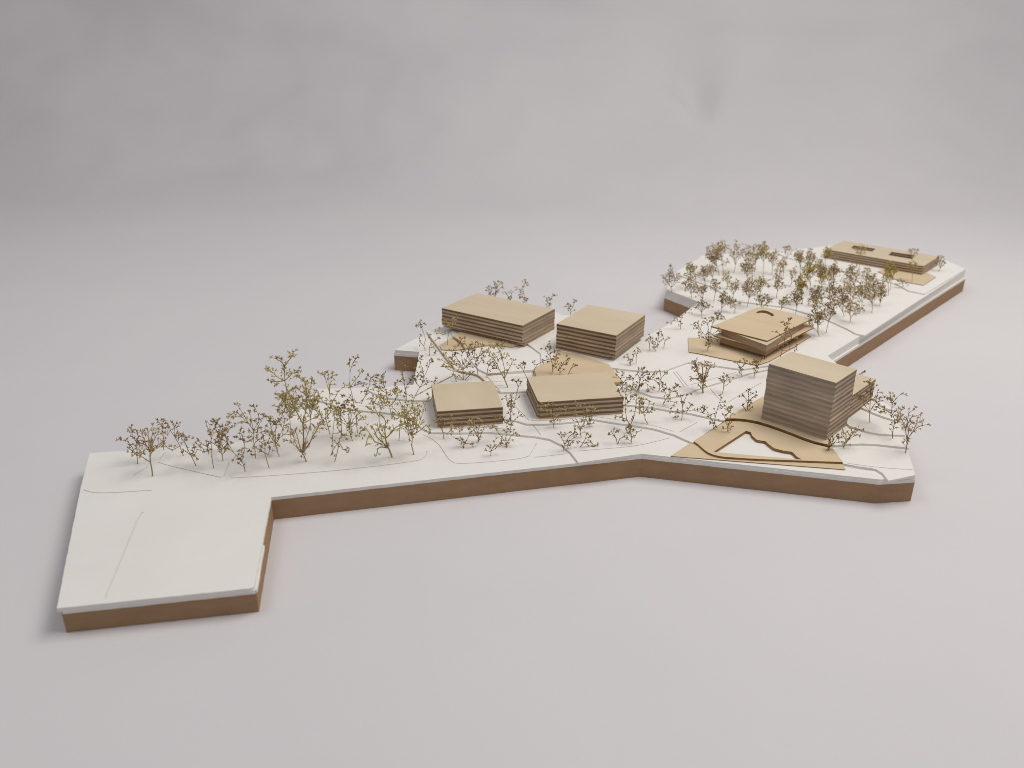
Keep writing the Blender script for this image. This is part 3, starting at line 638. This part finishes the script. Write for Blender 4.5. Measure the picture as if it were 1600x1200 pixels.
 ((986, 694), [(0, (987, 683)), (1, (980, 676), (979, 672)), (1, (988, 672)), (1, (993, 680), (995, 675))], 'tiny upright twig tree below the large loop-shaped one on the open lawn', g4, 'dark', 1.2),
 ((986, 679), [(0, (985, 665)), (1, (979, 655), (977, 640), (977, 622), (980, 608)), (1, (990, 653), (993, 637), (995, 618)), (2, (968, 652), (962, 650)), (4, (970, 618), (966, 610)), (5, (986, 610), (988, 604)), (7, (1000, 640), (1004, 630)), (4, (983, 628), (988, 620))], 'large loop-shaped twig tree at the right edge of the right small block', g4, 'dark', 1.25, .55),
 ((1014, 662), [(0, (1008, 655), (1006, 645)), (2, (1005, 632), (1003, 622)), (2, (1012, 636), (1015, 628)), (2, (1014, 645), (1019, 640)), (2, (1000, 640), (1000, 632))], 'bushy yellowish twig tree with curved stem right of the loop-shaped one', g4, 'olive', 1.7),
 ((973, 608), [(0, (974, 598)), (1, (969, 591), (964, 586)), (1, (979, 592), (984, 587)), (2, (975, 590), (975, 584))], 'small twig tree at the right tip of the yellow plywood plate', g4, 'dark', 1.3),
 ((997, 612), [(0, (998, 604)), (1, (1000, 592), (1004, 577)), (1, (1008, 598), (1019, 608)), (1, (990, 598), (985, 590)), (2, (1008, 586), (1014, 584)), (2, (996, 584), (998, 576)), (1, (1006, 594), (1013, 592))], 'round many-twigged tree just right of the yellow plate tip', g4, 'dark', 1.5),
 ((1029, 611), [(0, (1030, 601)), (1, (1023, 594), (1015, 592)), (1, (1033, 591), (1042, 582)), (3, (1018, 588), (1020, 585)), (4, (1032, 584), (1031, 580))], 'Y-shaped twig tree standing inside the bend of the curved step', g4, 'dark', 1.2),
 ((1035, 633), [(0, (1043, 620)), (1, (1038, 610), (1035, 604)), (1, (1049, 611), (1058, 603)), (1, (1048, 627), (1056, 629)), (2, (1042, 606), (1040, 601)), (3, (1052, 612), (1055, 611))], 'twig tree leaning right, just in front of the curved step', g4),
 ((1065, 657), [(0, (1066, 642), (1067, 630)), (2, (1063, 619)), (2, (1071, 622), (1073, 617)), (1, (1073, 644), (1080, 632)), (1, (1056, 642), (1048, 644)), (4 if False else 1, (1078, 642), (1085, 640)), (1, (1056, 646), (1056, 651))], 'wide sparse twig tree on the lawn left of the tower plates', g4),
 ((1099, 614), [(0, (1099, 598)), (1, (1092, 586), (1085, 570)), (1, (1098, 582), (1096, 568)), (1, (1105, 585), (1112, 570)), (1, (1088, 592), (1080, 592)), (2, (1088, 575), (1086, 564)), (1, (1103, 580), (1105, 566)), (1, (1095, 585), (1088, 580))], 'dense dark twig tree with thick olive stem in the middle of the open slope', g4, 'tan', 1.7, .95),
 ((1129, 615), [(0, (1131, 604), (1132, 596)), (2, (1129, 588)), (2, (1138, 590)), (1, (1136, 601), (1140, 597)), (1, (1130, 598), (1127, 594))], 'small twig tree right of the dense thick-stemmed one', g4, 'dark', 1.2),
 ((1115, 676), [(0, (1116, 662)), (1, (1106, 645), (1098, 636)), (1, (1118, 650), (1122, 635), (1127, 622)), (1, (1110, 660)), (5, (1128, 638), (1132, 634)), (3, (1100, 646), (1097, 644))], 'tall sparse twig tree on the left edge of the middle plywood plate', g4),
 ((1138, 677), [(0, (1137, 667)), (1, (1133, 657), (1133, 650)), (1, (1141, 655), (1141, 638)), (3, (1138, 645), (1137, 640))], 'slender yellowish twig tree at the left end of the curved burnt plate edge', g4, 'olive', 1.3),
 ((1168, 641), [(0, (1169, 627)), (1, (1169, 610)), (1, (1176, 621), (1181, 618)), (1, (1163, 620), (1161, 617)), (0, (1162, 636), (1160, 633)), (0, (1175, 636))], 'small dark twig tree on the plate corner left of the tower', g4, 'dark', 1.1),
 ((1160.5, 589.5), [(0, (1157, 576)), (1, (1152, 567)), (1, (1162, 570), (1164, 564))], 'small twig tree below the pavilion plate, left of its front corner', g4, 'dark', 1.4),
 ((1178.5, 590.5), [(0, (1182, 575)), (1, (1176, 567)), (1, (1188, 565), (1190, 560)), (1, (1182, 566))], 'small twig tree right below the front corner of the pavilion plate', g4, 'dark', 1.5),
 ((1105, 548), [(0, (1107, 533)), (1, (1098, 520), (1090, 505)), (1, (1107, 515), (1103, 498)), (1, (1114, 522), (1122, 516)), (2, (1088, 512), (1083, 508)), (1, (1112, 510), (1115, 497)), (1, (1116, 528), (1121, 532)), (1, (1100, 528), (1092, 524))], 'dense twig tree growing from the pavilion plate, left of the pavilion', g4, 'dark', 1.5),
 ((1216, 573), [(0, (1222, 548), (1226, 530), (1230, 512)), (3, (1234, 498)), (2, (1218, 522), (1214, 518)), (3, (1237, 515)), (2, (1234, 532), (1240, 528)), (1, (1228, 548), (1243, 542)), (1, (1217, 545), (1214, 540)), (3, (1226, 506), (1224, 502))], 'tall twig tree rising before the right face of the pavilion', g4, 'dark', 1.2, .4),
 ((1014.5, 547.5), [(0, (1015, 538), (1017, 527)), (1, (1012, 530))], 'leftmost of four small twig trees right of the square rear block', g4, 'dark', 1.6),
 ((1024, 549), [(0, (1023, 543)), (1, (1020, 536)), (1, (1029, 538), (1031, 533))], 'lowest V-shaped one of four small twig trees right of the square rear block', g4, 'dark', 1.6),
 ((1027, 543), [(0, (1028, 533), (1029, 521))], 'tallest of four small twig trees right of the square rear block', g4, 'dark', 1.8),
 ((1037, 544), [(0, (1038, 537), (1041, 530))], 'rightmost of four small twig trees right of the square rear block', g4, 'dark', 1.6),
 ((985, 571.5), [(0, (985, 563)), (1, (981, 558)), (1, (989, 560), (990, 555))], 'left one of a small pair of twig trees before the square block corner', g4, 'dark', 1.7),
 ((994, 567.5), [(0, (994, 558), (997, 549))], 'right one of a small pair of twig trees before the square block corner', g4, 'dark', 1.8),
 ((1063, 514), [(0, (1063, 503)), (1, (1066, 493), (1072, 489), (1080, 489)), (1, (1052, 501), (1049, 505))], 'lone bent twig tree on the rear rim below the left notch of the grove', g4),
 # behind the rear blocks
 ((768, 474), [(0, (766, 458)), (1, (762, 450)), (1, (768, 450))], 'leftmost twig tree peeping over the wide rear block', g3, 'dark', 1.5),
 ((773, 475), [(0, (774, 458)), (1, (774, 442)), (1, (782, 450), (785, 449)), (1, (779, 446), (783, 441))], 'second twig tree from the left peeping over the wide rear block', g3, 'dark', 1.5),
 ((797, 480), [(0, (796, 465)), (1, (790, 457)), (1, (801, 456), (808, 452), (815, 452))], 'twig tree arching right behind the middle of the wide rear block', g3, 'olive', 1.3),
 ((821, 484), [(0, (820, 466)), (1, (817, 452), (821, 441)), (1, (812, 463))], 'taller twig tree behind the right half of the wide rear block', g3, 'dark', 1.5),
 ((857, 488), [(0, (858, 475)), (1, (854, 466)), (1, (861, 465), (866, 461))], 'twig tree behind the right corner of the wide rear block', g3, 'dark', 1.5),
 ((892, 492), [(0, (892, 484)), (1, (887, 476)), (1, (896, 478), (899, 470))], 'V-shaped twig tree behind the left edge of the square rear block', g3, 'dark', 1.4),
 # right front corner
 ((1360, 661), [(0, (1359, 643), (1360, 625), (1360, 610)), (3, (1358, 600), (1354, 596)), (2, (1348, 618), (1340, 617)), (1, (1350, 632), (1344, 622)), (2, (1371, 618), (1372, 610)), (2, (1374, 622), (1382, 620)), (3, (1364, 600)), (1, (1366, 632), (1374, 627))], 'twig tree standing in front of the end of the lower wing', g5, 'dark', 1.2),
 ((1395, 685), [(0, (1398, 661)), (1, (1393, 645)), (2, (1380, 640), (1370, 635)), (2, (1394, 630), (1401, 622), (1410, 615)), (5, (1391, 620), (1390, 614)), (1, (1405, 656), (1410, 650)), (3, (1382, 643), (1377, 643)), (5, (1390, 624), (1387, 624))], 'middle twig tree of three on the right front corner, bare long stem', g5, 'dark', .9, .5),
 ((1414.5, 708), [(0, (1417, 686)), (1, (1415, 671), (1408, 655)), (1, (1426, 675), (1436, 666), (1451, 663)), (2, (1418, 658), (1420, 645), (1428, 640)), (3, (1404, 648), (1401, 642)), (8 if False else 2, (1424, 652), (1438, 648)), (3, (1408, 640)), (1, (1420, 668), (1425, 660)), (4, (1432, 662), (1433, 658))], 'rightmost twig tree of the model, tall and fan-shaped beside the right rim', g5, 'tan', 1.15, .55),
 ((1294.6, 707), [(0, (1297, 697)), (1, (1297, 688)), (1, (1304, 691), (1309, 684)), (1, (1302, 693), (1315, 690)), (1, (1302, 688), (1301, 683))], 'small twig tree at the front corner of the tower block', g5, 'dark', 1.4),
 ((1317, 701), [(0, (1323, 690)), (1, (1329, 681), (1331, 670)), (1, (1318, 682), (1318, 676)), (1, (1335, 675), (1343, 671)), (1, (1328, 686), (1337, 680))], 'small olive twig tree right of the one at the tower front corner', g5, 'olive', 1.5),
 ((1345, 612), [(0, (1347, 595), (1347, 583))], 'twig tree mostly hidden behind the lower wing, only its tip above the roof', g5),
]
FAR = [  # base, crown box, limbs, tint, density, label
 ((1053, 464), (1034, 417, 1062, 446, 6), 'tan', 1.5, 'lone twig tree at the left rear corner of the far grove'),
 ((1080, 466), (1066, 428, 1088, 456, 6), 'tan', 1.6, 'tall twig tree beside the notch at the left of the far grove'),
 ((1092, 452), (1070, 404, 1086, 432, 5), 'olive', 1.6, 'greenish-topped twig tree on the left side of the far grove'),
 ((1103, 454), (1086, 418, 1112, 436, 6), 'tan', 1.5, 'round twig tree right of the greenish-topped one'),
 ((1097, 493), (1085, 462, 1112, 488, 6), 'dark', 1.3, 'twig tree with low crown in front of the notch of the grove'),
 ((1100, 478), (1086, 436, 1106, 466, 5), 'dark', 1.2, 'slender twig tree behind the low-crowned one at the notch'),
 ((1115, 471), (1108, 434, 1128, 455, 5), 'dark', 1.2, 'slim bare-stemmed twig tree in the left half of the grove'),
 ((1124, 430), (1098, 384, 1136, 412, 9), 'tan', 1.9, 'large dense brown twig tree at the rear left of the grove'),
 ((1131, 424), (1108, 372, 1142, 398, 7), 'olive', 1.5, 'high twig tree forming the top left of the grove'),
 ((1146, 426), (1138, 374, 1162, 398, 5), 'tan', 1.1, 'thin twig tree behind the large dense brown one'),
 ((1163, 428), (1152, 382, 1178, 402, 5), 'tan', .9, 'faint sparse twig tree at the rear edge of the grove'),
 ((1146, 473), (1137, 432, 1156, 455, 5), 'tan', 1.3, 'twig tree with bare stem in the middle left of the grove'),
 ((1136, 452), (1128, 425, 1142, 440, 4), 'olive', 1.1, 'short faint twig tree in the middle of the grove clearing'),
 ((1127, 488), (1123, 452, 1142, 474, 5), 'dark', 1.4, 'twig tree with tufted top left of the pavilion roof'),
 ((1148, 490), (1138, 466, 1156, 480, 4), 'olive', 1.4, 'low twig tree just behind the left side of the pavilion roof'),
 ((1135, 500), (1113, 486, 1134, 502, 5), 'dark', 1.4, 'twig tree at the left tip of the pavilion roof'),
 ((1167, 480), (1156, 434, 1190, 458, 8), 'tan', 1.6, 'wide forked twig tree behind the pavilion roof'),
 ((1168, 445), (1156, 402, 1180, 424, 7), 'tan', 1.9, 'dense brown twig tree at the centre of the far grove'),
 ((1186, 462), (1178, 432, 1204, 452, 7), 'olive', 1.7, 'bushy olive twig tree right of the wide forked one'),
 ((1190, 486), (1180, 454, 1208, 474, 6), 'dark', 1.3, 'twig tree directly behind the rear corner of the pavilion roof'),
 ((1192, 432), (1180, 378, 1204, 402, 7), 'olive', 2.0, 'dense olive twig tree at the rear centre of the grove'),
 ((1207, 428), (1196, 388, 1220, 408, 5), 'tan', 1.3, 'sparse twig tree leaning right behind the olive one'),
 ((1226, 413), (1222, 377, 1240, 396, 4), 'tan', 1.0, 'slim pale twig tree standing alone at the rear centre'),
 ((1213, 466), (1208, 430, 1227, 452, 6), 'tan', 1.4, 'twig tree with bare stem in the centre right of the grove'),
 ((1216, 448), (1210, 408, 1224, 432, 5), 'olive', 1.0, 'thin greenish twig tree behind the centre right of the grove'),
 ((1217, 488), (1215, 460, 1234, 477, 5), 'olive', 1.4, 'twig tree above the right half of the pavilion roof'),
 ((1242, 492), (1232, 440, 1258, 476, 7), 'dark', 1.2, 'tall open twig tree behind the right corner of the pavilion'),
 ((1251, 425), (1241, 388, 1256, 408, 5), 'tan', 2.0, 'brown twig tree at the rear, left of the far long block'),
 ((1266, 420), (1258, 390, 1276, 406, 5), 'tan', 1.8, 'small brown twig tree beside the far long block, rear row'),
 ((1254, 476), (1243, 424, 1262, 460, 7), 'olive', 2.2, 'dense olive twig tree forming the left side of the right thicket'),
 ((1266, 462), (1252, 404, 1278, 438, 8), 'olive', 2.2, 'tall dense olive twig tree in the right thicket'),
 ((1284, 455), (1270, 405, 1296, 432, 8), 'tan', 2.1, 'dense brown twig tree in the middle of the right thicket'),
 ((1303, 453), (1290, 404, 1316, 434, 8), 'tan', 2.1, 'dense brown twig tree under the left end of the far long block'),
 ((1292, 480), (1260, 446, 1290, 478, 6), 'dark', 1.2, 'open twig tree in front of the right thicket'),
 ((1281, 526), (1262, 472, 1290, 512, 8), 'dark', 1.4, 'large front twig tree right of the pavilion, left stem'),
 ((1291, 520), (1284, 462, 1312, 500, 7), 'dark', 1.3, 'large front twig tree right of the pavilion, right stem'),
 ((1278, 498), (1262, 440, 1286, 474, 6), 'dark', 1.2, 'twig tree behind the large front pair right of the pavilion'),
 ((1320, 495), (1306, 446, 1328, 476, 6), 'dark', 1.4, 'straight-stemmed twig tree in the front row of the right thicket'),
 ((1327, 504), (1320, 458, 1348, 488, 7), 'tan', 1.6, 'twig tree leaning right with reddish centre in the front row'),
 ((1347, 482), (1332, 440, 1356, 464, 7), 'olive', 1.6, 'olive twig tree behind the reddish-centred one'),
 ((1362, 489), (1346, 442, 1376, 474, 8), 'tan', 1.4, 'forked twig tree in front of the middle of the far long block'),
 ((1374, 478), (1366, 438, 1388, 464, 6), 'tan', 1.4, 'twig tree right behind the forked one, towards the far plate'),
 ((1388, 462), (1378, 420, 1398, 440, 6), 'olive', 1.8, 'olive twig tree beside the far plate with a clump at its foot'),
 ((1392, 452), (1380, 410, 1404, 428, 7), 'olive', 2.2, 'dense yellow twig tree leaning on the face of the far long block'),
 ((1336, 456), (1318, 416, 1344, 440, 7), 'tan', 1.5, 'twig tree in front of the left third of the far long block'),
 ((1358, 452), (1344, 418, 1368, 440, 7), 'tan', 1.5, 'twig tree in front of the centre of the far long block'),
 ((1311, 440), (1326, 412, 1342, 428, 4), 'dark', 1.0, 'small slanting twig tree close under the far long block'),
 ((1290, 418), (1286, 388, 1300, 402, 5), 'olive', 2.0, 'olive twig tree touching the left end of the far long block'),
 ((1340, 425), (1334, 382, 1356, 398, 5), 'olive', 1.0, 'twig tree reaching over the first courtyard of the far long block'),
 ((1425, 440), (1418, 402, 1434, 418, 4), 'olive', .9, 'thin twig tree before the right part of the far long block'),
 ((1412, 448), (1398, 436, 1416, 448, 4), 'dark', .9, 'low twig tree at the left tip of the far plate'),
 ((1466, 424), (1462, 400, 1478, 416, 4), 'dark', 1.3, 'small dark twig tree behind the right end of the far long block'),
 ((1424, 412), (1418, 387, 1436, 394, 3), 'tan', 1.0, 'twig tree hidden behind the far long block, only its top showing'),
 ((1330, 470), (1316, 436, 1338, 458, 6), 'tan', 1.3, 'twig tree left of the olive one in the middle of the right thicket'),
 ((1366, 466), (1352, 430, 1378, 452, 7), 'tan', 1.3, 'twig tree behind the forked one, under the centre of the far long block'),
 ((1296, 462), (1280, 424, 1304, 446, 6), 'olive', 1.4, 'short olive twig tree in the gap of the right thicket'),
 ((1224, 432), (1214, 400, 1234, 420, 5), 'tan', 1.0, 'slim tan twig tree in front of the lone pale one at the rear'),
 ((1180, 420), (1168, 386, 1190, 408, 6), 'tan', 1.2, 'twig tree left of the dense olive one at the rear centre'),
 ((1112, 440), (1100, 408, 1122, 430, 6), 'tan', 1.3, 'twig tree just before the large dense brown one at the rear left'),
 ((1232, 448), (1234, 418, 1246, 440, 4), 'tan', 1.1, 'thin twig tree left of the dense olive thicket'),
 ((1308, 478), (1290, 436, 1312, 464, 6), 'dark', 1.3, 'twig tree in the middle of the right half of the grove'),
]
for t in TREES:
    b, limbs, label, grp = t[:4]
    tree(b, limbs, label, grp, t[4] if len(t) > 4 else 'dark', t[5] if len(t) > 5 else 1.0, t[6] if len(t) > 6 else 0.38)
NEAR = [
 ((486, 668), (460, 598, 500, 646, 8), 'olive', 1.2, 'dense golden twig tree filling the lower right of the tallest one'),
 ((455, 692), (434, 596, 466, 650, 8), 'olive', 1.2, 'dense golden twig tree filling the lower left of the tallest one'),
 ((592, 676), (572, 612, 606, 648, 6), 'olive', 1.1, 'airy twig tree behind the stout olive one'),
 ((534, 684), (522, 618, 548, 650, 6), 'dark', 1.1, 'twig tree just left of the round olive one in mid strip'),
 ((345, 705), (330, 668, 362, 694, 6), 'dark', 1.0, 'twig tree half hidden behind the low tuft in the left strip'),
 ((640, 690), (626, 640, 650, 668, 6), 'olive', 1.2, 'twig tree behind the large one at the right end of the strip'),
]
for b, crown, tint, dens, label in NEAR:
    tree(b, None, label, g1, tint, dens, 0.36, crown=crown)
for b, crown, tint, dens, label in FAR:
    tree(b, None, label, g6, tint, dens*1.0, 0.40, crown=(crown[0], crown[1], crown[2], crown[3], crown[4]+1), sz=1.0)
print('trees', TREE_N)
